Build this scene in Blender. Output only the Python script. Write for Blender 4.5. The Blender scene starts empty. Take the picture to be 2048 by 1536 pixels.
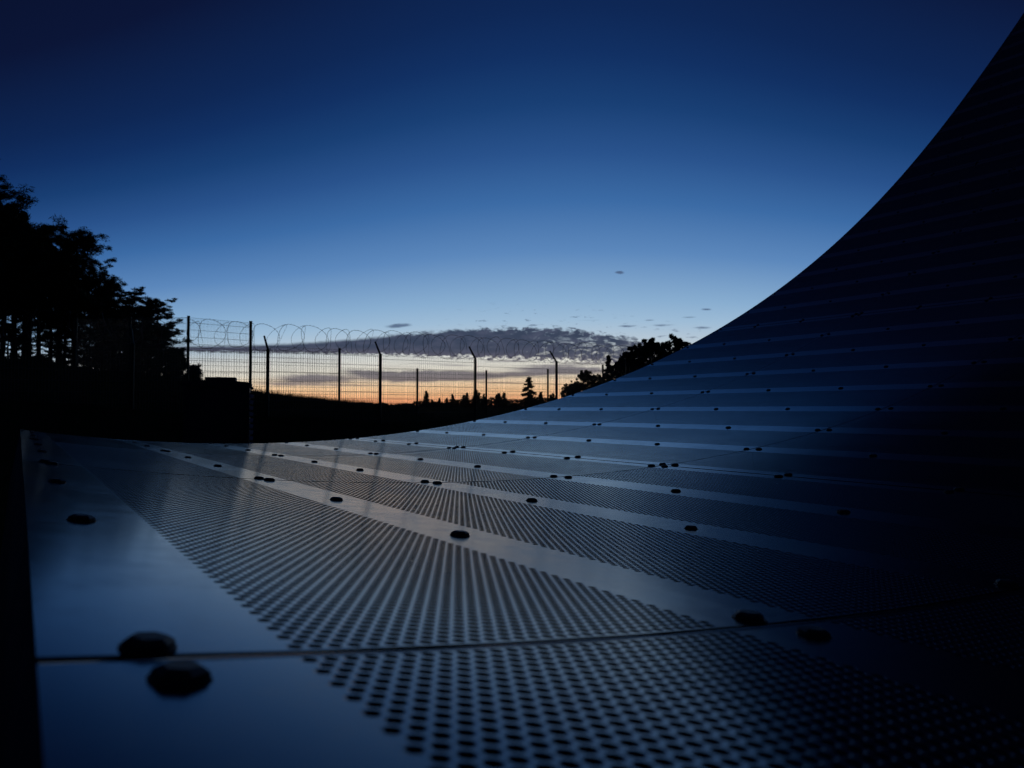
import bpy, math, random
import numpy as np
from mathutils import Vector, Matrix

random.seed(7); rng = np.random.default_rng(7)
SC = bpy.context.scene
COL = SC.collection

# ------------------------------------------------------------------ camera
FPX = 1460.0                       # focal length in pixels of a 2048 px wide frame
PITCH = math.radians(1.726)
cam_d = bpy.data.cameras.new("camera"); cam = bpy.data.objects.new("camera", cam_d)
COL.objects.link(cam); SC.camera = cam
cam_d.sensor_width = 36.0; cam_d.lens = FPX/2048*36.0
cam_d.clip_start = 0.01; cam_d.clip_end = 6000
cam.location = (0, 0, 0); cam.rotation_euler = (math.pi/2+PITCH, 0, 0)
cam_d.dof.use_dof = True; cam_d.dof.focus_distance = 1.1; cam_d.dof.aperture_fstop = 12.0
SC.render.resolution_x = 1024; SC.render.resolution_y = 768
SC.view_settings.view_transform = 'Standard'; SC.view_settings.look = 'None'
SC.view_settings.exposure = 0.0; SC.view_settings.gamma = 1.0

# ------------------------------------------------------------------ node helpers
class NT:
    """small expression builder for node trees"""
    def __init__(s, tree): s.t = tree; s.n = tree.nodes; s.l = tree.links
    def new(s, typ, **kw):
        nd = s.n.new(typ)
        for k, v in kw.items(): setattr(nd, k, v)
        return nd
    def put(s, sock, v):
        if isinstance(v, bpy.types.NodeSocket): s.l.new(v, sock)
        else: sock.default_value = v
    def m(s, op, a, b=None, c=None, clamp=False):
        nd = s.new('ShaderNodeMath', operation=op, use_clamp=clamp)
        s.put(nd.inputs[0], a)
        if b is not None: s.put(nd.inputs[1], b)
        if c is not None: s.put(nd.inputs[2], c)
        return nd.outputs[0]
    def add(s, a, b): return s.m('ADD', a, b)
    def sub(s, a, b): return s.m('SUBTRACT', a, b)
    def mul(s, a, b): return s.m('MULTIPLY', a, b)
    def div(s, a, b): return s.m('DIVIDE', a, b)
    def step(s, x, lo, hi, o0=0.0, o1=1.0):
        nd = s.new('ShaderNodeMapRange', interpolation_type='SMOOTHSTEP')
        s.put(nd.inputs[0], x)
        for i, v in zip((1, 2, 3, 4), (lo, hi, o0, o1)): s.put(nd.inputs[i], v)
        return nd.outputs[0]
    def xyz(s, x, y, z=0.0):
        nd = s.new('ShaderNodeCombineXYZ')
        for i, v in enumerate((x, y, z)): s.put(nd.inputs[i], v)
        return nd.outputs[0]
    def noise(s, vec, scale, detail=3.0, rough=0.5, dist=0.0):
        nd = s.new('ShaderNodeTexNoise'); s.put(nd.inputs['Vector'], vec)
        nd.inputs['Scale'].default_value = scale; nd.inputs['Detail'].default_value = detail
        nd.inputs['Roughness'].default_value = rough; nd.inputs['Distortion'].default_value = dist
        return nd.outputs[0]
    def mix(s, f, a, b):
        nd = s.new('ShaderNodeMix', data_type='RGBA'); s.put(nd.inputs[0], f)
        for i, v in ((6, a), (7, b)):
            if isinstance(v, bpy.types.NodeSocket): s.l.new(v, nd.inputs[i])
            else: nd.inputs[i].default_value = (*v, 1)
        return nd.outputs[2]
    def ramp(s, x, stops):
        nd = s.new('ShaderNodeValToRGB'); s.put(nd.inputs[0], x)
        e = nd.color_ramp.elements
        while len(e) < len(stops): e.new(0.5)
        for q, (p, c) in zip(e, stops): q.position = p; q.color = (*c, 1)
        return nd.outputs[0]
    def curve(s, x, pts):
        nd = s.new('ShaderNodeFloatCurve'); s.put(nd.inputs['Value'], x)
        c = nd.mapping.curves[0]
        while len(c.points) < len(pts): c.points.new(0.5, 0.5)
        for q, (a, b) in zip(c.points, pts): q.location = (a, b)
        nd.mapping.update()
        return nd.outputs[0]

# ------------------------------------------------------------------ dusk sky
def azel(px, py):
    tx = (px-1024)/FPX; ty = (812-py)/FPX
    return math.atan(tx), math.atan(ty*math.cos(math.atan(tx)))

world = bpy.data.worlds.new("World"); SC.world = world; world.use_nodes = True
wt = world.node_tree; wt.nodes.clear(); W = NT(wt)
geo = W.new('ShaderNodeNewGeometry')
sep = W.new('ShaderNodeSeparateXYZ'); wt.links.new(geo.outputs['Incoming'], sep.inputs[0])
dx, dy, dz = [W.mul(sep.outputs[i], -1.0) for i in range(3)]
az = W.m('ARCTAN2', dx, dy); el = W.m('ARCSINE', dz)
deg = math.radians
# colours with height towards the sunset and away from it
stops = [(0.0, (.66, .21, .11)), (0.4, (.92, .39, .19)), (0.9, (.97, .54, .28)), (1.5, (.97, .64, .37)), (2.1, (.89, .69, .48)), (2.8, (.77, .72, .61)),
         (4.2, (.65, .67, .65)), (5.2, (.47, .57, .66)), (6.7, (.34, .50, .67)), (8.3, (.25, .42, .63)), (12.0, (.108, .245, .50)),
         (15.8, (.045, .147, .375)), (19.3, (.0225, .085, .262)), (22.7, (.0098, .050, .176)), (26.0, (.0058, .0295, .124)), (29.0, (.0045, .0205, .091)),
         (38.0, (.0034, .0078, .038)), (55.0, (.0026, .0048, .020)), (90.0, (.0014, .0034, .014))]
daz = W.m('ABSOLUTE', W.sub(az, deg(4.0)))
dcl = W.m('MINIMUM', daz, 1.3)
arch = W.add(1.0, W.mul(W.mul(dcl, dcl), 1.6))           # the twilight arch: bands of colour bow down away from the sunset
x01 = W.m('POWER', W.m('DIVIDE', W.m('MINIMUM', W.mul(W.m('MAXIMUM', el, 0.0), arch), math.pi/2), math.pi/2), 0.5)
sky_sun = W.ramp(x01, [((e/90)**.5, c) for e, c in stops])
stops2 = [(0.0, (.016, .022, .045)), (5.0, (.018, .028, .062)), (14.0, (.008, .018, .055)), (30.0, (.0018, .006, .025)), (90.0, (.0008, .0024, .014))]
sky_off = W.ramp(x01, [((e/90)**.5, c) for e, c in stops2])
away = W.step(daz, deg(28), deg(100))
sky = W.mix(away, sky_sun, sky_off)

# cloud coordinates: azimuth and elevation
def n2(ax, ey, scale, det=4.0, rough=.55, dist=0.0, off=0.0):
    return W.noise(W.xyz(W.mul(az, ax), W.mul(el, ey), off), scale, det, rough, dist)
A0, A1, E1 = -0.62, 0.42, 0.14
bank = [(200, 698, 701), (345, 691, 704), (500, 688, 706), (640, 681, 708), (760, 671, 709), (850, 662, 713), (950, 656, 716), (1050, 654, 718),
        (1150, 658, 722), (1240, 670, 726), (1330, 689, 722), (1430, 704, 708)]
tops, bots = [], []
for bx_, ty_, by_ in bank:
    a_, e_ = azel(bx_, ty_); tops.append(((a_-A0)/(A1-A0), e_/E1))
    a_, e_ = azel(bx_, by_); bots.append(((a_-A0)/(A1-A0), e_/E1))
az01 = W.m('DIVIDE', W.sub(az, A0), A1-A0)
topc = W.mul(W.curve(az01, tops), E1); botc = W.mul(W.curve(az01, bots), E1)
ragged = W.step(az, azel(640, 0)[0], azel(1120, 0)[0], .15, 1.0)      # smooth at its left end, torn to the right
nz1 = W.sub(n2(55, 130, 1.0, 3, .62, .6), .5); nz2 = W.sub(n2(130, 230, 1.0, 3, .65, .3, 5.0), .5)
wob = W.mul(W.add(W.mul(nz1, .020), W.mul(nz2, .014)), ragged)
ew = W.add(el, wob)
m_top = W.step(W.sub(topc, ew), -.0010, .0046)
m_bot = W.step(W.sub(W.add(ew, W.mul(nz2, .010)), botc), -.0014, .0030)
inside = W.m('MULTIPLY', W.step(az, A0+.02, A0+.1), W.step(az, A1, A1-.06))
hole = W.step(W.add(n2(60, 170, 1.0, 3, .65, .8, 9.0), W.mul(W.sub(W.step(az, azel(900, 0)[0], azel(1200, 0)[0]), 1.0), .22)), .46, .72)
bank_m = W.m('MULTIPLY', W.mul(W.mul(m_top, m_bot), inside), W.sub(1.0, W.mul(hole, .72)))
# loose flecks above the bank
f_reg = W.m('MULTIPLY', W.step(W.sub(el, topc), -.006, .004), W.step(W.sub(el, topc), .040, .010))
f_reg = W.mul(f_reg, W.m('MULTIPLY', W.step(az, azel(780, 0)[0], azel(1080, 0)[0]), W.step(az, A1, A1-.1)))
fleck = W.mul(W.step(n2(60, 210, 1.0, 3, .6, .4, 3.0), .60, .70), f_reg)

def blob(px, py, rx, ry, amp=1.0, tilt=0.0):
    a, e = azel(px, py)
    u = W.sub(az, a); v = W.sub(W.add(el, W.mul(nz1, ry/FPX*.9)), e)
    if tilt: v = W.sub(v, W.mul(u, tilt))
    q = W.add(W.m('POWER', W.m('ABSOLUTE', W.div(u, rx/FPX)), 2.0), W.m('POWER', W.m('ABSOLUTE', W.div(v, ry/FPX)), 2.0))
    return W.mul(W.m('EXPONENT', W.mul(q, -1.0)), amp)
def total(bl):
    s = bl[0]
    for b in bl[1:]: s = W.add(s, b)
    return s
small = total([blob(797, 651, 26, 5, 1.0, .08), blob(1240, 544, 11, 3.5, .9), blob(1413, 618, 12, 2.5, .8), blob(640, 35, 30, 12, .10), blob(1325, 650, 30, 3, .6), blob(1300, 640, 14, 2.2, .6), blob(1378, 634, 18, 2.2, .65), blob(1255, 652, 22, 3, .7), blob(1405, 655, 22, 3, .7), blob(1180, 640, 60, 2.5, .35)])
small = W.step(W.mul(small, W.add(.55, W.mul(n2(90, 200, 1.0, 2, .6, 0, 2.0), .9))), .25, .8)
low = total([blob(628, 757, 78, 9, 1.1), blob(560, 768, 70, 4.5, .6), blob(742, 747, 62, 6, .8, -.10), blob(815, 754, 85, 11, 1.2), blob(905, 748, 80, 8, .9), blob(930, 757, 60, 4, .6), blob(700, 771, 80, 3, .5), blob(1010, 765, 70, 3, .5), blob(1080, 737, 80, 4, .7), blob(850, 727, 70, 2.2, .5),
             blob(1050, 748, 95, 7, .85, .05), blob(1180, 742, 100, 8, .8), blob(912, 731, 48, 2.2, .6), blob(1020, 722, 70, 3, .7, .03), blob(1100, 731, 70, 2.5, .6), blob(1190, 726, 80, 3.5, .7),
             blob(700, 729, 60, 1.8, .35), blob(540, 715, 60, 2.0, .45), blob(690, 716, 80, 2.0, .4), blob(430, 735, 120, 1.8, .25), blob(650, 785, 110, 3, .28), blob(880, 782, 90, 2.5, .35), blob(760, 797, 120, 2.5, .5), blob(960, 795, 90, 2.5, .4)])
streak = W.mul(W.step(n2(9, 260, 1.0, 3, .55, 0, 6.0), .50, .72), W.m('MULTIPLY', W.step(el, .072, .058), W.step(daz, .75, .35)))
low_m = W.m('MINIMUM', W.add(W.step(low, .18, .95), W.mul(streak, .22)), 1.0)

bank_col = W.mix(W.step(n2(40, 110, 1.0, 3, .6, .2, 12.0), .35, .75), (.020, .031, .070), (.050, .058, .108))
bank_col = W.mix(W.step(W.sub(el, botc), .012, -.002), bank_col, (.072, .068, .110))
low_col = W.mix(W.step(el, .004, .030), (.46, .19, .12), (.150, .138, .175))
sky = W.mix(W.mul(low_m, .86), sky, low_col)
sky = W.mix(W.mul(bank_m, .95), sky, bank_col)
sky = W.mix(W.mul(fleck, .62), sky, (.06, .085, .16))
sky = W.mix(W.mul(small, .80), sky, (.055, .085, .17))
# light under the horizon only as dim ground bounce
sky = W.mix(W.step(dz, .0, -.02), sky, (.004, .005, .008))
bg = W.new('ShaderNodeBackground'); wt.links.new(sky, bg.inputs[0]); bg.inputs[1].default_value = 1.0
wo = W.new('ShaderNodeOutputWorld'); wt.links.new(bg.outputs[0], wo.inputs[0])

world.cycles.sampling_method = 'NONE'
SC.cycles.max_bounces = 5; SC.cycles.filter_width = 1.15

# ------------------------------------------------------------------ object helpers
def tag(o, label=None, cat=None, group=None, kind=None):
    if label: o['label'] = label
    if cat: o['category'] = cat
    if group: o['group'] = group
    if kind: o['kind'] = kind
    return o
def empty(name, loc=(0, 0, 0), rz=0.0):
    o = bpy.data.objects.new(name, None); COL.objects.link(o)
    o.location = loc; o.rotation_euler = (0, 0, rz); o.empty_display_size = .1
    return o
def link(name, me, parent=None):
    o = bpy.data.objects.new(name, me); COL.objects.link(o)
    if parent is not None: o.parent = parent
    return o
def mesh(name, verts, faces, mats, smooth=False, mi=None):
    me = bpy.data.meshes.new(name)
    me.from_pydata([tuple(map(float, v)) for v in verts], [], faces)
    for m_ in (mats if isinstance(mats, (list, tuple)) else [mats]): me.materials.append(m_)
    if mi is not None: me.polygons.foreach_set('material_index', mi)
    if smooth: me.polygons.foreach_set('use_smooth', [True]*len(me.polygons))
    me.update(); return me
def np_mesh(name, V, F, mats, mi=None, smooth=None, uv=None):
    """V (n,3), F (m,k) arrays; k constant"""
    me = bpy.data.meshes.new(name)
    k = F.shape[1]; m_ = F.shape[0]
    me.vertices.add(len(V)); me.vertices.foreach_set('co', np.asarray(V, np.float32).ravel())
    me.loops.add(m_*k); me.loops.foreach_set('vertex_index', F.astype(np.int32).ravel())
    me.polygons.add(m_); me.polygons.foreach_set('loop_start', np.arange(0, m_*k, k, dtype=np.int32))
    me.polygons.foreach_set('loop_total', np.full(m_, k, np.int32))
    for q in (mats if isinstance(mats, (list, tuple)) else [mats]): me.materials.append(q)
    if mi is not None: me.polygons.foreach_set('material_index', np.asarray(mi, np.int32))
    if smooth is not None: me.polygons.foreach_set('use_smooth', np.asarray(smooth, bool))
    if uv is not None:
        l = me.uv_layers.new(name='UVMap'); l.data.foreach_set('uv', np.asarray(uv, np.float32).ravel())
    me.update(calc_edges=True); me.validate(); return me
class MB:
    """collects simple solids into one mesh"""
    def __init__(s): s.v = []; s.f = []
    def box(s, c, d, M=None):
        b = len(s.v)
        for x in (-1, 1):
            for y in (-1, 1):
                for z in (-1, 1):
                    p = Vector((c[0]+x*d[0]/2, c[1]+y*d[1]/2, c[2]+z*d[2]/2))
                    s.v.append(M @ p if M else p)
        for q in ((0, 1, 3, 2), (4, 6, 7, 5), (0, 4, 5, 1), (2, 3, 7, 6), (0, 2, 6, 4), (1, 5, 7, 3)):
            s.f.append(tuple(b+i for i in q))
        return s
    def tube(s, pts, rad, n=6, cap=True, closed=False):
        pts = [Vector(p) for p in pts]; b = len(s.v); L = len(pts)
        rads = rad if isinstance(rad, (list, tuple)) else [rad]*L
        for i, p in enumerate(pts):
            if closed: t = pts[(i+1) % L]-pts[i-1]
            else: t = pts[min(i+1, L-1)]-pts[max(i-1, 0)]
            t.normalize()
            a = Vector((0, 0, 1)) if abs(t.z) < .9 else Vector((1, 0, 0))
            u = t.cross(a).normalized(); w = t.cross(u)
            for k in range(n):
                an = 2*math.pi*k/n
                s.v.append(p+(u*math.cos(an)+w*math.sin(an))*rads[i])
        for i in range(L if closed else L-1):
            j = (i+1) % L
            for k in range(n):
                k2 = (k+1) % n
                s.f.append((b+i*n+k, b+i*n+k2, b+j*n+k2, b+j*n+k))
        if cap and not closed:
            s.f.append(tuple(b+k for k in range(n))[::-1]); s.f.append(tuple(b+(L-1)*n+k for k in range(n)))
        return s
    def build(s, name, mat, parent=None, smooth=False):
        return link(name, mesh(name, s.v, s.f, mat, smooth), parent)

# ------------------------------------------------------------------ materials
def material(name):
    m_ = bpy.data.materials.new(name); m_.use_nodes = True
    t = m_.node_tree; t.nodes.clear(); N = NT(t)
    b = N.new('ShaderNodeBsdfPrincipled'); o = N.new('ShaderNodeOutputMaterial')
    t.links.new(b.outputs[0], o.inputs[0])
    return m_, N, b, o
def plain(name, c0, c1, rough, scale=6.0, metal=0.0, bump=0.0, spec=.5):
    m_, N, b, o = material(name)
    tc = N.new('ShaderNodeTexCoord').outputs['Object']
    nz = N.noise(tc, scale, 5, .6)
    N.put(b.inputs['Base Color'], N.mix(N.step(nz, .35, .7), c0, c1))
    b.inputs['Roughness'].default_value = rough; b.inputs['Metallic'].default_value = metal
    b.inputs['Specular IOR Level'].default_value = spec
    if bump:
        bp = N.new('ShaderNodeBump'); bp.inputs['Strength'].default_value = bump; bp.inputs['Distance'].default_value = .02
        N.put(bp.inputs['Height'], N.noise(tc, scale*6, 4, .6)); N.put(b.inputs['Normal'], bp.outputs[0])
    return m_
def paint(name, holes):
    m_, N, b, o = material(name)
    tc = N.new('ShaderNodeTexCoord').outputs['Object']
    nz = N.noise(tc, 3.0, 5, .6); fine = N.noise(tc, 40.0, 4, .65)
    dirt = N.step(N.add(N.mul(nz, .55), N.mul(fine, .45)), .44, .62)
    speck = N.mul(N.step(N.noise(tc, 150.0, 2, .5), .70, .76), N.step(nz, .45, .6))        # dried splashes
    N.put(b.inputs['Base Color'], N.mix(speck, N.mix(dirt, (.017, .017, .018), (.025, .024, .024)), (.10, .10, .095)))
    N.put(b.inputs['Roughness'], N.add(.145, N.mul(dirt, .04)))
    b.inputs['IOR'].default_value = 1.72; b.inputs['Specular Tint'].default_value = (1.0, .89, .98, 1)
    bp = N.new('ShaderNodeBump'); bp.inputs['Strength'].default_value = .04; bp.inputs['Distance'].default_value = .01
    N.put(bp.inputs['Height'], N.noise(tc, 1.6, 2, .4)); N.put(b.inputs['Normal'], bp.outputs[0])
    if holes:
        uv = N.new('ShaderNodeUVMap').outputs[0]
        sp = N.new('ShaderNodeSeparateXYZ'); N.put(sp.inputs[0], uv)
        row = N.m('FLOOR', sp.outputs[1]); odd = N.m('MODULO', row, 2.0)
        fu = N.sub(N.m('FRACT', N.add(sp.outputs[0], N.mul(odd, .5))), .5)
        fv = N.mul(N.sub(N.m('FRACT', sp.outputs[1]), .5), .866)
        r2 = N.add(N.mul(fu, fu), N.mul(fv, fv))
        hole = N.m('LESS_THAN', r2, .365**2)
        tr = N.new('ShaderNodeBsdfTransparent'); mx = N.new('ShaderNodeMixShader')
        N.put(mx.inputs[0], hole); N.l.new(b.outputs[0], mx.inputs[1]); N.l.new(tr.outputs[0], mx.inputs[2])
        N.l.new(mx.outputs[0], o.inputs[0])
    return m_
M_PAINT = paint('reflector_paint', False)
M_PERF = paint('reflector_paint_perforated', True)
M_STEEL = plain('frame_steel', (.045, .047, .05), (.03, .03, .032), .75, 8, spec=.15)
M_BOLT = plain('bolt_steel', (.035, .03, .028), (.02, .017, .015), .55, 60, spec=.25)
M_GRASS = plain('meadow_grass', (.035, .045, .018), (.055, .055, .025), .9, .8, bump=.3, spec=0.0)
M_BLADE = plain('grass_blade', (.04, .05, .02), (.06, .055, .03), .8, 3, spec=.1)
M_POST = plain('green_fence_paint', (.012, .05, .033), (.010, .040, .028), .6, 5, spec=.15)
M_WIRE = plain('fence_wire', (.03, .045, .04), (.04, .05, .045), .5, 8)
M_RAZOR = plain('razor_wire_steel', (.16, .16, .17), (.10, .10, .105), .4, 9, metal=.8)
M_CAB = plain('cabinet_paint', (.03, .032, .035), (.022, .023, .026), .6, 5)
M_FIN = plain('louvre_steel', (.34, .30, .27), (.26, .23, .21), .45, 9, metal=.8)
M_BARK = plain('pine_bark', (.06, .04, .028), (.035, .025, .02), .9, 9, bump=.4, spec=.1)
M_NEEDLE = plain('pine_needles', (.022, .040, .018), (.038, .055, .024), .7, 1.5, spec=.15)
M_LEAF = plain('broad_leaves', (.030, .048, .016), (.045, .065, .02), .65, 1.2, spec=.15)

# ------------------------------------------------------------------ ground
def lerp_tab(x, tab): return np.interp(x, [a for a, _ in tab], [b for _, b in tab])
RIDGE = [(-3.15, .0), (-1.6, .6), (-1.0, 2.1), (-.588, 2.10), (-.43, 1.66), (-.345, 1.36), (-.23, 1.02), (-.18, .87), (-.13, .60), (-.02, .15), (.1, .1), (.22, .9), (.5, 1.2), (1.2, .6), (3.15, 0)]
def sstep(x, a, b):
    t = np.clip((x-a)/(b-a), 0, 1); return t*t*(3-2*t)
def ground_z(X, Y):
    X = np.asarray(X, float); Y = np.asarray(Y, float)
    r = np.hypot(X, Y); az_ = np.arctan2(X, Y)
    h = -.90+lerp_tab(az_, RIDGE)*sstep(r, 8, 23)*(1-.55*sstep(r, 30, 90))
    h = h+(.05*np.sin(X*.9+1.3)*np.cos(Y*.7)+.03*np.sin(X*2.3+Y*1.9))*sstep(r, 3, 10)*(1-sstep(r, 40, 120))
    return h
rad = np.concatenate([[0.0], np.geomspace(.6, 3500, 130)])
ang = np.linspace(-math.pi, math.pi, 241)[:-1]
RR, AA = np.meshgrid(rad[1:], ang, indexing='ij')
GX, GY = RR*np.sin(AA), RR*np.cos(AA)
gv = np.concatenate([[[0, 0, -.9]], np.stack([GX, GY, ground_z(GX, GY)], -1).reshape(-1, 3)])
na = len(ang); gf = []
for i in range(len(rad)-2):
    for j in range(na):
        j2 = (j+1) % na
        gf.append((1+i*na+j, 1+i*na+j2, 1+(i+1)*na+j2, 1+(i+1)*na+j))
for j in range(na): gf.append((0, 1+(j+1) % na, 1+j))
tag(link('ground', mesh('ground', gv, [f[::-1] for f in gf], M_GRASS, True)), kind='structure')

# ------------------------------------------------------------------ the curved reflector
CELL = .31                                              # metres between bolts
Cd = np.array([5.7586, -.1509, .2114]); Wd = np.array([1.2597, .7884, -.6974])
K0, K1 = .0628, -.0022
def rodr(w):
    t = np.linalg.norm(w); k = w/t
    X = np.array([[0, -k[2], k[1]], [k[2], 0, -k[0]], [-k[1], k[0], 0]])
    return np.eye(3)+math.sin(t)*X+(1-math.cos(t))*X@X
Rcam = rodr(Wd)
Rw = np.array([[1, 0, 0], [0, math.sin(PITCH), math.cos(PITCH)], [0, -math.cos(PITCH), math.sin(PITCH)]])
ROT = Rw @ Rcam                                         # reflector frame to world
gA = np.linspace(-4, 40, 4401)
gPhi = np.where(gA < 26, K0*gA+K1*gA**2/2, K0*26+K1*26**2/2+(K0+K1*26)*(gA-26))
dgA = gA[1]-gA[0]
gYc = np.concatenate([[0], np.cumsum((np.cos(gPhi[1:])+np.cos(gPhi[:-1]))/2*dgA)]); gZc = np.concatenate([[0], np.cumsum((np.sin(gPhi[1:])+np.sin(gPhi[:-1]))/2*dgA)])
gYc -= np.interp(0, gA, gYc); gZc -= np.interp(0, gA, gZc)
def surf(s, a, h=0.0):
    """point of the reflector face (metres, reflector frame): s bolts in from the far rim, a along the curve, h above the face"""
    s = np.asarray(s, float); a = np.asarray(a, float)
    ph = np.interp(a, gA, gPhi)
    return np.stack([(s-4.0)+0*a, np.interp(a, gA, gYc)-np.sin(ph)*h+0*s, np.interp(a, gA, gZc)+np.cos(ph)*h+0*s], -1)*CELL
refl = empty('antenna_reflector')
org = ROT @ (-Cd*CELL)
refl.matrix_world = Matrix([[*ROT[0], org[0]], [*ROT[1], org[1]], [*ROT[2], org[2]], [0, 0, 0, 1]])
tag(refl, 'large curved reflector of perforated painted panels filling the foreground', 'antenna')

BANDS = [0, .924, 1.867, 2.807, 3.741, 4.728, 5.711, 6.693, 7.690, 8.677, 9.654]
while BANDS[-1] < 33.5: BANDS.append(BANDS[-1]+.985)
NB = len(BANDS)-1
GROUPS = [0, 4, 12, 20, 28, NB]
RINGS = [0, 3, 6, 9, 12, 15]
RIM = .06; LIP = -.100; HALF = .107; GAP = .011; TH = .007
PITCH_H = .0227; ROWH = PITCH_H*.866; HR = .308*PITCH_H

def grid_quads(s0, s1, a0, a1, ns, na_, V, F, MI, SM, UV, mi=0, uvr=(0, 0, 0, 0), h=0.0):
    S, A = np.meshgrid(np.linspace(s0, s1, ns+1), np.linspace(a0, a1, na_+1), indexing='ij')
    b = sum(len(v) for v in V); V.append(surf(S, A, h).reshape(-1, 3))
    i, j = np.meshgrid(np.arange(ns), np.arange(na_), indexing='ij'); k = (b+i*(na_+1)+j).ravel(); w = na_+1
    F.append(np.stack([k, k+w, k+w+1, k+1], 1)); MI.append(np.full(len(k), mi)); SM.append(np.ones(len(k), bool))
    U, Vv = np.meshgrid(np.linspace(uvr[2], uvr[3], ns+1), np.linspace(uvr[0], uvr[1], na_+1), indexing='ij')
    uvp = np.stack([Vv, U], -1).reshape(-1, 2); UV.append(uvp[(F[-1]-b)].reshape(-1, 2))
ANG8 = np.arange(8)*math.pi/4
BX = np.array([1, 1, 0, -1, -1, -1, 0, 1.])*.5; BY = np.array([0, 1, 1, 1, 0, -1, -1, -1.])*.5
def hole_tiles(sc, ac, V, F, MI, SM, UV):
    """rectangular tiles with a real eight sided punched hole: flat sheet, rolled-in rim and wall"""
    n = len(sc); b = sum(len(v) for v in V)
    So = sc[:, None]+BY*ROWH; Ao = ac[:, None]+BX*PITCH_H
    cs_, sn_ = np.cos(ANG8), np.sin(ANG8)
    Sm = sc[:, None]+sn_*HR*1.38; Am = ac[:, None]+cs_*HR*1.38
    Si = sc[:, None]+sn_*HR; Ai = ac[:, None]+cs_*HR
    P = np.concatenate([surf(So, Ao), surf(Sm, Am), surf(Si, Ai, -.0013), surf(Si, Ai, -TH)], 1)      # n,32,3
    V.append(P.reshape(-1, 3))
    k = np.arange(8); k2 = (k+1) % 8
    f = np.concatenate([np.stack([k+8*q, k+8*q+8, k2+8*q+8, k2+8*q], 1) for q in range(3)])[:, ::-1]
    ff = (b+np.arange(n)[:, None, None]*32+f[None]).reshape(-1, 4)
    F.append(ff); MI.append(np.zeros(len(ff), int)); SM.append(np.zeros(len(ff), bool)); UV.append(np.zeros((len(ff)*4, 2)))

def perf_zone(k, s0, s1, real, args):
    """perforated field between bands k and k+1, s0..s1, with its solid frame"""
    a0 = BANDS[k]+HALF+.008; a1 = BANDS[k+1]-HALF+.008
    nc = int((a1-a0)/PITCH_H)-1; nr = int((s1-s0)/ROWH)
    am = (a0+a1)/2; z0 = am-(nc+.5)*PITCH_H/2; z1 = am+(nc+.5)*PITCH_H/2
    sm = (s0+s1)/2; r0 = sm-nr*ROWH/2; r1 = sm+nr*ROWH/2
    lo = BANDS[k] if k else LIP; hi = BANDS[k+1]
    lo += GAP if k in GROUPS[1:] else 0; hi -= GAP if (k+1) in GROUPS else 0
    if k+1 == NB: hi = BANDS[NB]+.1
    ns = max(2, int((s1-s0)*2))
    grid_quads(s0, s1, lo, z0, ns, 3, *args); grid_quads(s0, s1, z1, hi, ns, 3, *args)
    if r0 > s0: grid_quads(s0, r0, z0, z1, 1, 6, *args)
    if s1 > r1: grid_quads(r1, s1, z0, z1, 1, 6, *args)
    if not real:
        grid_quads(r0, r1, z0, z1, ns, 6, *args, mi=1, uvr=(.25, nc+.75, 0, nr))
        return
    rows = np.arange(nr); cols = np.arange(nc)
    sc = r0+(rows+.5)*ROWH
    odd = rows % 2
    SCm = np.repeat(sc, nc); ACm = (z0+(cols[None]+.5+.5*odd[:, None])*PITCH_H).ravel()
    hole_tiles(SCm, ACm, *args)
    for r in rows:                                                              # half tile left over at the row's end
        q = z1-PITCH_H/2 if odd[r] == 0 else z0
        grid_quads(sc[r]-ROWH/2, sc[r]+ROWH/2, q, q+PITCH_H/2, 1, 1, *args)

def edge_wall(path_s, path_a, V, F, MI, SM, UV, flip=False, depth=TH):
    b = sum(len(v) for v in V); n = len(path_s)
    V.append(surf(path_s, path_a)); V.append(surf(path_s, path_a, -depth))
    i = np.arange(n-1); f = np.stack([b+i, b+i+1, b+n+i+1, b+n+i], 1)
    F.append(f[:, ::-1] if flip else f); MI.append(np.zeros(n-1, int)); SM.append(np.zeros(n-1, bool)); UV.append(np.zeros(((n-1)*4, 2)))

panels = {}
for gi in range(len(GROUPS)-1):
    for ri in range(len(RINGS)-1):
        s0 = RINGS[ri]+GAP if ri else RIM; s1 = RINGS[ri+1]-GAP
        args = ([], [], [], [], [])
        for k in range(GROUPS[gi], GROUPS[gi+1]):
            real = (gi == 0 and ri in (1, 2)) or (gi == 0 and ri == 3 and k < 3)
            if real and ri == 3:                                                # only the part in front of the lens gets real holes
                perf_zone(k, s0, 10.0, True, args); perf_zone(k, 10.0, s1, False, args)
            elif real and ri == 1 and k >= 2:
                perf_zone(k, s0, s1, False, args)
            else: perf_zone(k, s0, s1, real, args)
        lo = BANDS[GROUPS[gi]]+GAP if gi else LIP
        hi = BANDS[GROUPS[gi+1]]-GAP if gi+2 < len(GROUPS) else BANDS[NB]+.1
        na_ = int((hi-lo)*4)+2; aa = np.linspace(lo, hi, na_); ss = np.linspace(s0, s1, 8)
        edge_wall(np.full(na_, s0), aa, *args); edge_wall(np.full(na_, s1), aa, *args, flip=True)
        edge_wall(ss, np.full(8, lo), *args, flip=True); edge_wall(ss, np.full(8, hi), *args)
        V = np.concatenate(args[0]); F = np.concatenate(args[1]); mi = np.concatenate(args[2]); sm = np.concatenate(args[3]); uv = np.concatenate(args[4])
        panels[gi, ri] = link('panel', np_mesh('panel', V, F, [M_PAINT, M_PERF], mi, sm, uv), refl)

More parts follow.
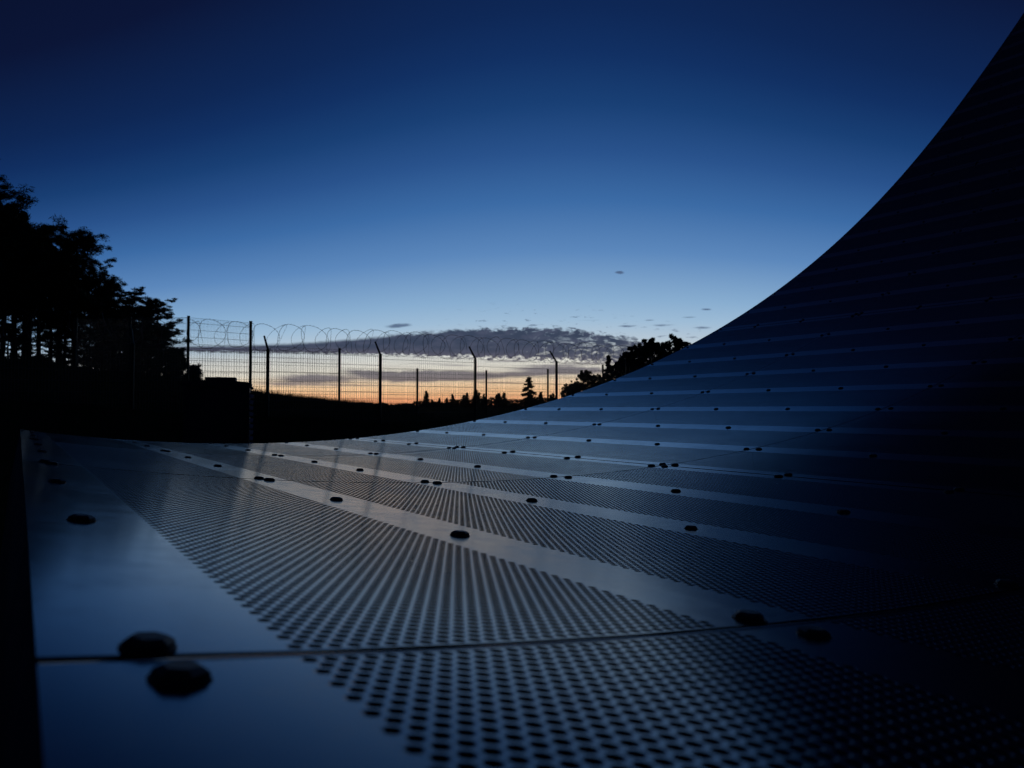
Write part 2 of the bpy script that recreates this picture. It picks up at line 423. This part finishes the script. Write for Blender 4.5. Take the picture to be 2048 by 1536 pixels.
# flanges turned down along the free edges
def flange(name, ss, aa):
    n = len(ss); P = np.concatenate([surf(ss, aa, -.002), surf(ss, aa, -.54)]); i = np.arange(n-1)
    o = link(name, np_mesh(name, P, np.stack([i, i+1, n+i+1, n+i], 1), M_STEEL), refl)
    md = o.modifiers.new('thickness', 'SOLIDIFY'); md.thickness = .002; md.offset = 0
aR = np.linspace(LIP, BANDS[NB]+.1, 180)
flange('edge_flange', np.full(180, RIM+.012), aR); flange('edge_flange', np.full(180, RINGS[-1]-.02), aR)
flange('edge_flange', np.linspace(RIM, RINGS[-1]-.01, 30), np.full(30, LIP+.012))
flange('edge_flange', np.linspace(RIM, RINGS[-1]-.01, 30), np.full(30, BANDS[NB]+.09))

# frame under the sheets: purlins below the bands, curved ribs below the seams
def strip_beam(name, s0, s1, a0, a1, h0, h1, along_a):
    n = 90 if along_a else 8
    if along_a:
        aa = np.linspace(a0, a1, n); P = [surf(np.full(n, s_), aa, h_) for s_, h_ in ((s0, h0), (s1, h0), (s1, h1), (s0, h1))]
    else:
        ss = np.linspace(s0, s1, n); P = [surf(ss, np.full(n, a_), h_) for a_, h_ in ((a0, h0), (a1, h0), (a1, h1), (a0, h1))]
    V = np.stack(P, 1).reshape(-1, 3); i = np.arange(n-1)*4; F = []
    for q in range(4):
        q2 = (q+1) % 4; F.append(np.stack([i+q, i+q2, i+4+q2, i+4+q], 1))
    F.append(np.array([[0, 1, 2, 3], [4*n-1, 4*n-2, 4*n-3, 4*n-4]]))
    return link(name, np_mesh(name, V, np.concatenate(F), M_STEEL), refl)
for k in range(0, NB+1): strip_beam('purlin', RIM+.02, RINGS[-1]-.03, BANDS[k]-.05, BANDS[k]+.05, -TH-.004, -.13, False)
for r in RINGS[1:-1]: strip_beam('rib', r-.05, r+.05, LIP+.02, BANDS[NB]+.08, -.022, -.5, True)
for r in (RIM+.1, RINGS[-1]-.1): strip_beam('rib', r-.04, r+.04, LIP+.02, BANDS[NB]+.08, -.135, -.5, True)
for r in RINGS[1:-1]:
    o = strip_beam('splice_plate', r-GAP+.0015, r+GAP-.0015, LIP+.002, BANDS[NB]+.08, -.0018, -TH-.006, True); o.data.materials[0] = M_PAINT
n_ = 120; aa_ = np.linspace(LIP+.02, BANDS[NB]+.08, n_); i_ = np.arange(n_-1)
o = link('back_light_block', np_mesh('back_light_block', np.concatenate([surf(np.full(n_, RIM+.03), aa_, -.505), surf(np.full(n_, RINGS[-1]-.03), aa_, -.505)]), np.stack([i_, i_+1, n_+i_+1, n_+i_], 1), M_STEEL), refl)  # added unseen sheet: keeps sky light out of the holes, darkens the space behind
md = o.modifiers.new('thickness', 'SOLIDIFY'); md.thickness = .003
# legs of the reflector: from the ribs straight down to the ground
Minv = refl.matrix_world.inverted()
for r in (3, 9, 15-.1):
    for a_ in (1.2, 8.2, 16.2, 25.0):
        top = refl.matrix_world @ Vector(surf(r, a_, -.52)); gz = float(ground_z(top.x, top.y))
        b = MB().tube([Minv @ top, Minv @ Vector((top.x, top.y, gz-.1))], .05, 10)
        b.build('support_leg', M_STEEL, refl)

# bolts
def bolt_mesh():
    v, f = [], []
    def ring(r, z, n, off=0.0):
        b = len(v)
        for k in range(n):
            an = 2*math.pi*k/n+off; v.append((r*math.cos(an), r*math.sin(an), z))
        return b
    w0 = ring(.0084, 0, 12); w1 = ring(.0081, .0007, 12)
    for k in range(12): f.append((w0+k, w0+(k+1) % 12, w1+(k+1) % 12, w1+k))
    f.append(tuple(w1+k for k in range(12)))
    h0 = ring(.0076, .0007, 6); h1 = ring(.0074, .0022, 6); h2 = ring(.0050, .0036, 6)
    for a_, b_ in ((h0, h1), (h1, h2)):
        for k in range(6): f.append((a_+k, a_+(k+1) % 6, b_+(k+1) % 6, b_+k))
    f.append(tuple(h2+k for k in range(6)))
    return mesh('bolt', v, f, M_BOLT)
BM = bolt_mesh(); nb = 0
rest = []
def put_bolt(s, a, gi, ri):
    global nb
    p = surf(s, a); ph = float(np.interp(a, gA, gPhi)); rot = random.uniform(0, 6.28); sc = random.uniform(.93, 1.08)
    Mx = Matrix.Translation(p) @ Matrix.Rotation(ph, 4, 'X') @ Matrix.Rotation(random.gauss(0, .03), 4, 'Y') @ Matrix.Rotation(rot, 4, 'Z') @ Matrix.Scale(sc, 4)
    if nb < 296 and a < 17 and s < 11 and not (a > 11.5 and s > 6.5):
        o = link('bolt', BM, panels[gi, ri]); o.matrix_local = Mx; nb += 1
    else: rest.append(Mx)
for k in range(NB+1):
    for s in range(0, 16):
        if k == NB and s == 0: continue
        gi = max(i for i in range(len(GROUPS)-1) if GROUPS[i] <= min(k, NB-1))
        if s == 0: sl = [(.13, 0)]
        elif s == 15: sl = [(14.87, 4)]
        elif s % 3 == 0: sl = [(s-.040, s//3-1), (s+.062, s//3)]
        else: sl = [(s+(.0096 if s % 3 == 1 else -.0248), s//3)]
        if k in GROUPS[1:-1]: al = [(BANDS[k]-.05, gi-1), (BANDS[k]+.05, gi)]
        else: al = [(BANDS[k]-.002, gi)]
        for s_, ri in sl:
            for a_, g_ in al:
                put_bolt(s_+random.gauss(0, .006), a_+random.gauss(0, .004)+(0 if s % 3 else .009 if ri == s//3 else -.011), g_, ri)
bv = np.array([v.co[:] for v in BM.vertices]); V, Fc = [], []
for i, Mx in enumerate(rest):
    R_ = np.array(Mx); V.append(bv @ R_[:3, :3].T+R_[:3, 3]); Fc += [tuple(i*len(bv)+q for q in p_.vertices) for p_ in BM.polygons]
tag(link('remaining_bolts', mesh('remaining_bolts', np.concatenate(V), Fc, M_BOLT), refl), kind='stuff')

# ------------------------------------------------------------------ equipment cabinet beyond the reflector
def at(px, d, z=None):
    """point on the ground plan in the direction of a picture column, d metres deep"""
    x = (px-1024)/FPX*d
    return Vector((x, d, float(ground_z(x, d)) if z is None else z))
CD = 6.0
cb = at(437, CD); topz = (812-765)/FPX*CD
cab = empty('equipment_cabinet', (cb.x, cb.y, cb.z), math.atan2(-cb.x, cb.y)-.06)
tag(cab, 'black box-shaped equipment cabinet with a raised cap, standing beyond the rim', 'cabinet')
H = topz-cb.z; Wc = .49; Dc = .42
b = MB().box((0, 0, H/2-.02), (Wc, Dc, H-.04)); b.build('body', M_CAB, cab)
b = MB(); hw, hd = Wc/2+.012, Dc/2+.012
b.v = [Vector(q) for q in ((-hw, -hd, H-.04), (hw, -hd, H-.04), (hw, hd, H-.04), (-hw, hd, H-.04), (-hw, -hd, H-.004), (hw, -hd, H-.006), (hw, hd, H-.006), (-hw, hd, H-.004), (-.1, -hd, H+.012), (.1, -hd, H+.012), (.1, hd, H+.012), (-.1, hd, H+.012))]
b.f = [(0, 3, 2, 1), (0, 1, 5, 9, 8, 4), (3, 7, 11, 10, 6, 2), (1, 2, 6, 5), (0, 4, 7, 3), (4, 8, 11, 7), (8, 9, 10, 11), (9, 5, 6, 10)]
b.build('roof', M_CAB, cab)
b = MB().box((.02, 0, H+.026), (.232, .28, .026)).box((.0, 0, H+.042), (.03, .05, .006)); b.build('cap', M_CAB, cab)
b = MB().box((0, -Dc/2-.008, H*.5), (Wc-.06, .014, H-.2)); dr = b.build('door', M_CAB, cab)
MB().box((.17, -Dc/2-.025, H*.55), (.02, .03, .09)).build('handle', M_STEEL, dr)
for i in range(9):
    zz = H-.115-i*.0485
    Mx = Matrix.Translation((Wc/2+.014, -Dc/2+.03, zz)) @ Matrix.Rotation(math.radians(10), 4, 'Y') @ Matrix.Rotation(math.radians(22), 4, 'X')
    MB().box((0, 0, 0), (.030, .075, .004), Mx).build('louvre', M_FIN, cab)
MB().box((Wc/2+.004, -Dc/2+.075, H-.31), (.006, .012, .46)).build('louvre_rail', M_CAB, cab)
MB().tube([(Wc/2+.012, -Dc/2+.01, H-.05), (Wc/2+.03, -Dc/2+.01, H-.05)], .01, 8).build('lifting_eye', M_CAB, cab)

# ------------------------------------------------------------------ fences
def wire_panel(w, h, sag=0.0):
    """welded mesh panel: w wide along x, h high; its top drops by sag over its width"""
    b = MB(); n = int(w/.05)
    for i in range(n+1):
        x = w*i/n; t = h-sag*i/n
        b.tube([(x, 0, 0), (x, 0, t)], .0032, 4, False)
    z = .1
    while z < h-.02:
        b.tube([(0, .005, z), (w, .005, z-sag*z/h)], .0042, 4, False); z += .2
    b.tube([(0, .005, h), (w, .005, h-sag)], .0030, 4, False)
    return b
FDIR = Vector((math.sin(math.radians(56.2)), math.cos(math.radians(56.2)), 0)); FOUT = Vector((-FDIR.y, FDIR.x, 0))
rzF = math.atan2(FDIR.y, FDIR.x)
# inner fence: posts with slanted arms
B0 = at(535, 15.1, 0.0); SP = 2.5; BT = 1.17
inner = empty('security_fence', (B0.x, B0.y, float(ground_z(B0.x, B0.y))))
tag(inner, 'green welded mesh fence on posts with slanted arms, carrying the razor wire', 'fence')
def bend_top(i): return BT
IR = range(-5, 7)
for i in IR:
    p = B0+FDIR*SP*i; gz = float(ground_z(p.x, p.y)); t = bend_top(i)
    q = Vector((p.x, p.y, t))-inner.location
    po = MB().box((q.x, q.y, (q.z+gz-inner.location.z-.3)/2), (.060, .048, q.z-(gz-inner.location.z-.3))).build('post', M_POST, inner)
    a_ = q+Vector((0, 0, -.01)); e_ = q+FOUT*.29+Vector((0, 0, .30))
    MB().tube([a_, e_], [.026, .020], 6).build('arm', M_POST, po)
    if i+1 in IR:
        t2 = min(t, bend_top(i+1)); p2 = p+FDIR*SP; lo = min(gz, float(ground_z(p2.x, p2.y)))
        h = min(t2-.03-lo-.02, 2.4)
        o = wire_panel(SP-.05, h).build('mesh_panel', M_WIRE, inner)
        o.location = Vector((p.x, p.y, t2-.03-h))+FDIR*.025-FOUT*.03-inner.location; o.rotation_euler = (0, 0, rzF)
# outer fence: plain posts, stepping down the slope
outer_pts = [(at(150, 22.6, 0.0), 2.72), (at(258, 21.5, 0.0), 2.62), (at(375, 20.5, 0.0), 2.52)]
A0p = at(500, 19.7, 0.0)
for i, t in enumerate((2.28, 1.66, 1.14, 1.15, 1.27, 1.5, 1.9, 2.3)): outer_pts.append((A0p+FDIR*SP*i, t))
outer = empty('perimeter_fence', tuple(outer_pts[0][0]))
tag(outer, 'plain-topped mesh fence with square posts stepping down the slope behind the razor wire', 'fence')
ol = outer.location
for i, (p, t) in enumerate(outer_pts):
    gz = float(ground_z(p.x, p.y)); q = Vector((p.x, p.y, 0))-ol
    po = MB().box((q.x, q.y, (t+gz-.3)/2), (.062, .05, t-gz+.3)).build('post', M_POST, outer)
    MB().box((q.x, q.y, t+.008), (.07, .058, .02)).build('cap', M_POST, po)
    if i+1 < len(outer_pts):
        p2, t2 = outer_pts[i+1]; d = p2-p; w = d.length-.06; dr = d.normalized()
        top = min(t, t2); sag = 0.0
        if i < 3: top = t; sag = t-t2
        h = min(max(1.6, top-min(gz, float(ground_z(p2.x, p2.y)))-.05), 2.4)
        o = wire_panel(w, h, sag).build('mesh_panel', M_WIRE, outer)
        o.location = Vector((p.x, p.y, top-.03-h))+dr*.03-ol; o.rotation_euler = (0, 0, math.atan2(d.y, d.x))
# razor wire coil: rings clipped to their neighbours
cv = MB(); L0, L1 = -5.0*SP, 5.0*SP; u_ = L0; side = 1; rr_ = random.Random(3)
while u_ < L1:
    i_ = u_/SP; fl = math.floor(i_); zt = bend_top(fl)*(1-(i_-fl))+bend_top(fl+1)*(i_-fl)
    c = B0+FDIR*u_+FOUT*.16+Vector((0, 0, zt+.275+rr_.gauss(0, .012)))
    R_ = .275+rr_.gauss(0, .012); tl = .62+side*.36+rr_.gauss(0, .08)
    nrm = (FDIR*math.cos(tl)+FOUT*math.sin(tl)).normalized(); e1 = Vector((0, 0, 1)).cross(nrm).normalized(); e2 = nrm.cross(e1)
    sk = rr_.gauss(0, .06); pts = []
    for k in range(26):
        an = 2*math.pi*k/26; pts.append(c+e1*R_*math.cos(an)+e2*R_*math.sin(an)+FDIR*(sk*math.sin(an)+.05*math.cos(2*an)*side))
    cv.tube(pts, .0028, 4, False, True)
    for k in range(26):                                                          # barbed blades
        t_ = (pts[(k+1) % 26]-pts[k]).normalized(); o_ = (pts[k]-c).normalized(); b_ = len(cv.v)
        cv.v += [pts[k]-t_*.016, pts[k]+t_*.016, pts[k]+o_*.013+t_*.03, pts[k]-o_*.013-t_*.03]
        cv.f.append((b_, b_+2, b_+1, b_+3))
    side = -side; u_ += .26+rr_.gauss(0, .025)
coil = cv.build('razor_wire_coil', M_RAZOR); tag(coil, 'coiled razor wire running along the arms on top of the mesh fence', 'razor wire')

# ------------------------------------------------------------------ trees
def leaf_cloud(centres, sizes, n, lx, ly, squash, R):
    """n small leaf faces round each centre (arrays)"""
    C_ = np.repeat(centres, n, 0); S_ = np.repeat(sizes, n)
    d = R.normal(size=(len(C_), 3)); d /= np.linalg.norm(d, axis=1)[:, None]
    d *= (R.random(len(C_))**.45)[:, None]*S_[:, None]; d[:, 2] *= squash
    P = C_+d
    u = R.normal(size=(len(C_), 3)); u[:, 2] = u[:, 2]*.5+.25; u /= np.linalg.norm(u, axis=1)[:, None]
    w = np.cross(u, R.normal(size=(len(C_), 3))); w /= np.linalg.norm(w, axis=1)[:, None]
    k = (.6+.8*R.random(len(C_)))[:, None]
    q = np.stack([P-u*lx*k, P+w*ly*k, P+u*lx*k, P-w*ly*k], 1)
    return q.reshape(-1, 3), np.arange(len(C_)*4).reshape(-1, 4)
def pine(seed, h, crown0, spread, dens=1.0, lift=.60, flat=.70):
    """trunk mesh, crown mesh of a pine h high with branches from crown0*h up"""
    R = np.random.default_rng(seed); t = MB()
    bend = R.normal(0, .012*h, (9, 2)).cumsum(0)*.35
    tp = [Vector((bend[i][0], bend[i][1], h*i/8)) for i in range(9)]
    t.tube(tp, [h*.0145*(1-.88*i/8)+.012 for i in range(9)], 8)
    def tpos(z):
        f = min(max(z/h*8, 0), 7.999); i = int(f); return tp[i].lerp(tp[i+1], f-i)
    cs, ss = [], []; z = crown0*h
    while z < h*.99:
        f = (z-crown0*h)/(h-crown0*h)
        prof = (.30+.70*math.sin(math.pi*(.18+.68*f)))*(1.0-.30*f)*(.75+.5*math.sin(3.1*f*3.14+seed)**2)
        for _ in range(int(3+2*R.random())):
            a_ = R.random()*6.283; L_ = spread*h*prof*(.35+.95*R.random()**.8); up = (.02+lift*f+R.normal(0, .20*lift/.6))*L_
            p0 = tpos(z); p1 = p0+Vector((math.cos(a_)*L_*.55, math.sin(a_)*L_*.55, up*.35)); p2 = p0+Vector((math.cos(a_)*L_, math.sin(a_)*L_, up))
            t.tube([p0, p1, p2], [.012*L_+.012, .008*L_+.008, .006], 4, False)
            m_ = int(2+L_*2.6)
            for j in range(m_):
                g = .35+.65*(j+R.random())/m_; pp = p0.lerp(p1, g*2) if g < .5 else p1.lerp(p2, g*2-1)
                cs.append((pp.x+R.normal(0, .12*L_), pp.y+R.normal(0, .12*L_), pp.z+abs(R.normal(0, .16)))); ss.append(.14+.26*R.random()**1.5+.04*L_)
        z += h*.034*(.4+1.2*R.random())
    cs.append((tp[8].x, tp[8].y, h)); ss.append(.25)
    for _ in range(7):                                                           # dead snags below the crown
        zz = h*crown0*(.35+.65*R.random()); a_ = R.random()*6.283; p0 = tpos(zz); L_ = .5+R.random()
        t.tube([p0, p0+Vector((math.cos(a_)*L_, math.sin(a_)*L_, R.normal(0, .2)))], [.018, .006], 4, False)
    V, F = leaf_cloud(np.array(cs), np.array(ss), int(64*dens), .14, .022, flat, R)
    return mesh('trunk', t.v, t.f, M_BARK), np_mesh('crown', V, F, M_NEEDLE)
def spruce(seed, h, dens=14, wid=.24, leaf=.028):
    R = np.random.default_rng(seed); t = MB().tube([(0, 0, 0), (0, 0, h*.5), (0, 0, h)], [h*.018, h*.011, .01], 6)
    cs, ss = [], []; z = h*.04
    while z < h:
        f = z/h; L_ = wid*h*(1-f)**.85*(.8+.4*R.random())+.02*h
        for j in range(max(3, int(9*(1-f)))):
            a_ = R.random()*6.283
            for g in (.35, .7, 1.0): cs.append((math.cos(a_)*L_*g, math.sin(a_)*L_*g, z-L_*g*.22)); ss.append(.03*h*(1.25-g*.5))
        z += h*.045
    cs.append((0, 0, h)); ss.append(.012*h)
    V, F = leaf_cloud(np.array(cs), np.array(ss), dens, leaf*h, leaf*.36*h, .6, R)
    return mesh('trunk', t.v, t.f, M_BARK), np_mesh('crown', V, F, M_NEEDLE)
def broadleaf(seed, h, wid, n=210):
    R = np.random.default_rng(seed); t = MB(); t.tube([(0, 0, 0), (.04*h, 0, h*.3), (0, .03*h, h*.6)], [h*.028, h*.02, h*.012], 7)
    cs, ss = [], []
    for j in range(n):
        a_ = R.random()*6.283; f = R.random(); r_ = wid*h*math.sqrt(R.random())*(1.05-.75*abs(f-.35)**1.1)
        c = Vector((math.cos(a_)*r_, math.sin(a_)*r_, h*(.10+.84*f)-.08*r_)); cs.append(c[:]); ss.append(h*(.028+.05*R.random()**2))
        if j % 3 == 0: t.tube([(0, .02*h, h*.35), Vector((c.x*.5, c.y*.5, h*.35+(c.z-h*.35)*.6)), c], [h*.010, h*.007, h*.003], 4, False)
    for j in range(14):
        a_ = R.random()*6.283; cs.append((math.cos(a_)*wid*h*.5*R.random(), math.sin(a_)*wid*h*.5*R.random(), h*(.9+.12*R.random()))); ss.append(h*.035)
    V, F = leaf_cloud(np.array(cs), np.array(ss), 75, .021*h, .010*h, .9, R)
    return mesh('trunk', t.v, t.f, M_BARK), np_mesh('crown', V, F, M_LEAF)
def plant(name, meshes, loc, sc, rz, label, cat, group=None, tilt=0.0):
    o = empty(name, loc, rz); o.scale = (sc[0], sc[0], sc[1]); o.rotation_euler = (tilt, 0, rz)
    link('trunk', meshes[0], o); link('crown', meshes[1], o)
    return tag(o, label, cat, group)

PH = 11.0
tall = [pine(s, PH, .46, .20) for s in (11, 12, 13)]; deep = [pine(s, PH, c_, .17, .55) for s, c_ in ((14, .54), (15, .44), (16, .34))]; full = [pine(s, PH, .08, .23, 1.0, .34, .48) for s in (21, 22)]
stand = [(-55, 345, 34, 0), (4, 368, 35, 1), (40, 408, 38, 2), (78, 440, 40, 0), (112, 470, 43, 1), (157, 447, 37, 2), (192, 512, 41, 0), (222, 565, 44, 3), (262, 572, 42, 4), (296, 590, 45, 3), (315, 590, 38, 4),
         (-20, 400, 46, 1), (60, 470, 50, 0), (140, 520, 52, 2), (20, 430, 48, 2), (95, 500, 47, 1), (175, 560, 50, 0), (245, 610, 52, 3), (30, 500, 56, 1), (118, 545, 56, 0), (205, 610, 56, 3), (280, 640, 55, 4), (-40, 400, 42, 2), (55, 440, 44, 1), (130, 500, 45, 0), (205, 545, 46, 2), (240, 590, 47, 4), (315, 640, 50, 3)]
place = ['leftmost, cut by the picture edge', 'the tallest at the picture edge', 'second in from the left edge', 'with a rounded top', 'in the dip of the crown line', 'with a crooked top leaning right',
         'right of the crooked-topped pine', 'where the crown line drops', 'low and bushy, left of the fence', 'dark and bushy near the fence', 'rightmost, its branches reaching the fence post']
for i, (px, ty, d, kd) in enumerate(stand):
    g = at(px, d); h = .955*((812-ty)/FPX*d-g.z); ms = (tall+full)[kd] if i < 11 or kd > 2 else deep[kd]
    sx = h/PH*(1.0 if kd < 3 else 1.25)
    lb = 'dark pine in the stand on the left, '+place[i] if i < len(place) else 'pine trunk and crown deep inside the stand on the left'
    plant('pine_tree', ms, (g.x, g.y, g.z-.1), (sx, h/PH), random.uniform(0, 6.28), lb, 'tree', 'pines on the slope at the left', random.gauss(0, .02))
# the stand goes on to the left, outside the frame; it mirrors in the paint
for i, (px, d) in enumerate(((-130, 36), (-210, 42), (-300, 38), (-390, 44), (-480, 38), (-600, 43), (-720, 38), (-860, 42), (-1020, 38), (-170, 50), (-340, 52), (-520, 52), (-700, 52), (-900, 50))):
    g = at(px, d); h = 11.5+random.uniform(-1, 2); plant('pine_tree', tall[i % 3] if i % 2 else full[i//2 % 2], (g.x, g.y, g.z-.1), (h/PH*1.1, h/PH), random.uniform(0, 6.28), 'dark pine of the same stand beyond the left picture edge', 'tree', 'pines beyond the left edge')
# young pines under the stand
for px, d, hh in ((12, 36, 3.2), (60, 39, 2.4), (98, 36, 3.4), (128, 41, 2.0), (166, 38, 2.8), (205, 38, 3.2)):
    g = at(px, d); plant('pine_sapling', full[px % 2], (g.x, g.y, g.z-.1), (hh/PH*1.5, hh/PH), px*.3, 'young pine growing low between the trunks of the left stand', 'tree', 'young pines under the stand')
# low pine twigs by the fence post
tw = pine(31, 2.2, .05, .34, .7)
for px, d, hh, lb in ((350, 27, 1.25, 'small bushy pine sapling left of the tall fence post'), (388, 26, .75, 'low pine sapling just right of the tall fence post')):
    g = at(px, d); plant('pine_sapling', tw, (g.x, g.y, g.z-.05), (hh/2.2, hh/2.2), px*.1, lb, 'tree')
# right of the fence
sp1, sp2 = spruce(41, 6.0, 60, .30), spruce(42, 5.0, 40, .19)
g = at(1058, 130); plant('spruce_tree', sp1, (g.x, g.y, g.z), (1.15, ((812-755)/FPX*130-g.z)/6.0), .5, 'lone cone-shaped spruce rising above the distant wood', 'tree')
g = at(1217, 75); plant('spruce_tree', sp2, (g.x, g.y, g.z), (.9, ((812-712)/FPX*75-g.z)/5.0), 1.5, 'thin pointed spruce left of the big round trees', 'tree')
bl = [broadleaf(51, 6.0, .34), broadleaf(52, 6.0, .38), broadleaf(53, 6.0, .36)]
for px, ty, d, k, wide, lb in ((1133, 768, 78, 0, .75, 'smallest bush at the left end of the right-hand trees'), (1172, 742, 74, 1, .95, 'rounded bushy tree left of the thin spruce'), (1200, 748, 82, 2, .7, 'narrow bush beside the thin spruce'),
                         (1268, 694, 66, 0, .95, 'big dark tree, left one of the clump above the reflector rim'), (1305, 680, 72, 1, 1.0, 'big dark tree in the middle of the clump above the rim'), (1350, 674, 70, 2, .95, 'big dark tree with a knobbly top at the right of the clump'), (1388, 698, 72, 0, .8, 'lower tree half hidden by the rising reflector rim'), (1238, 722, 70, 2, .8, 'low bushy tree right behind the thin spruce'), (1262, 706, 74, 1, .9, 'bushy tree filling the foot of the big clump on its left'), (1150, 762, 80, 2, .8, 'low bush between the smallest bush and the rounded tree')):
    g = at(px, d); h = (812-ty)/FPX*d-g.z
    plant('leafy_tree', bl[k], (g.x, g.y, g.z-.1), (h/6*wide, h/6), px*.7, lb, 'tree', 'trees right of the fence')
# distant wood on the horizon
far_sp = [spruce(60+i, 8.0, 22, w, .05) for i, w in enumerate((.22, .28, .34, .20))]
R = random.Random(5)
for i, px in enumerate(list(range(846, 1050, 9))+list(range(1076, 1110, 10))):
    d = 380+R.random()*80; px += R.uniform(-5, 5)
    ty = (788 if px > 915 else 799)+R.gauss(0, 7)
    if 1012 < px < 1040: ty = 806
    g = at(px, d); h = (812-ty)/FPX*d-g.z
    plant('distant_spruce', far_sp[R.randrange(4)], (g.x, g.y, g.z), (max(.8, h/8)*1.25, h/8), R.random()*6, 'small distant spruce in the jagged line on the horizon', 'tree', 'spruces of the far wood')
cs, ss = [], []; Rn = np.random.default_rng(8)
for px in np.arange(560, 1900, 1.6):
    d = 460+Rn.random()*120; x = (px-1024)/FPX*d
    top = 808+2*math.sin(px*.05)+1.5*math.sin(px*.17)-(2 if 830 < px < 910 else 9 if 910 <= px < 1130 else 0)-(6 if px > 1130 else 0)
    h = (812-top)/FPX*d+.9
    for f in (.12, .5, .85): cs.append((x+Rn.normal(0, .6), d, -.9+h*f*(.8+.35*Rn.random()))); ss.append(.9+.5*Rn.random())
V, F = leaf_cloud(np.array(cs), np.array(ss), 26, .55, .3, 1.0, Rn)
tag(link('distant_wood', np_mesh('distant_wood', V, F, M_NEEDLE)), 'dark low belt of forest along the horizon', 'forest', kind='stuff')

# ------------------------------------------------------------------ grass standing on the slope
n = 26000; aa_ = Rn.uniform(-.66, .1, n); rr2 = 7+24*Rn.random(n)**.6
X, Y = rr2*np.sin(aa_), rr2*np.cos(aa_); Z = ground_z(X, Y)-.01
hh = .06+.16*Rn.random(n)**2; wv = .004+.004*Rn.random(n); th_ = Rn.uniform(0, 6.283, n); ln = Rn.normal(0, .05, (n, 2))
P = np.stack([np.stack([X-wv*np.cos(th_), Y-wv*np.sin(th_), Z], -1), np.stack([X+wv*np.cos(th_), Y+wv*np.sin(th_), Z], -1), np.stack([X+ln[:, 0], Y+ln[:, 1], Z+hh], -1)], 1).reshape(-1, 3)
tag(link('meadow_grass', np_mesh('meadow_grass', P, np.arange(3*n).reshape(-1, 3), M_BLADE)), 'rough grass growing over the dark slope', 'grass', kind='stuff')
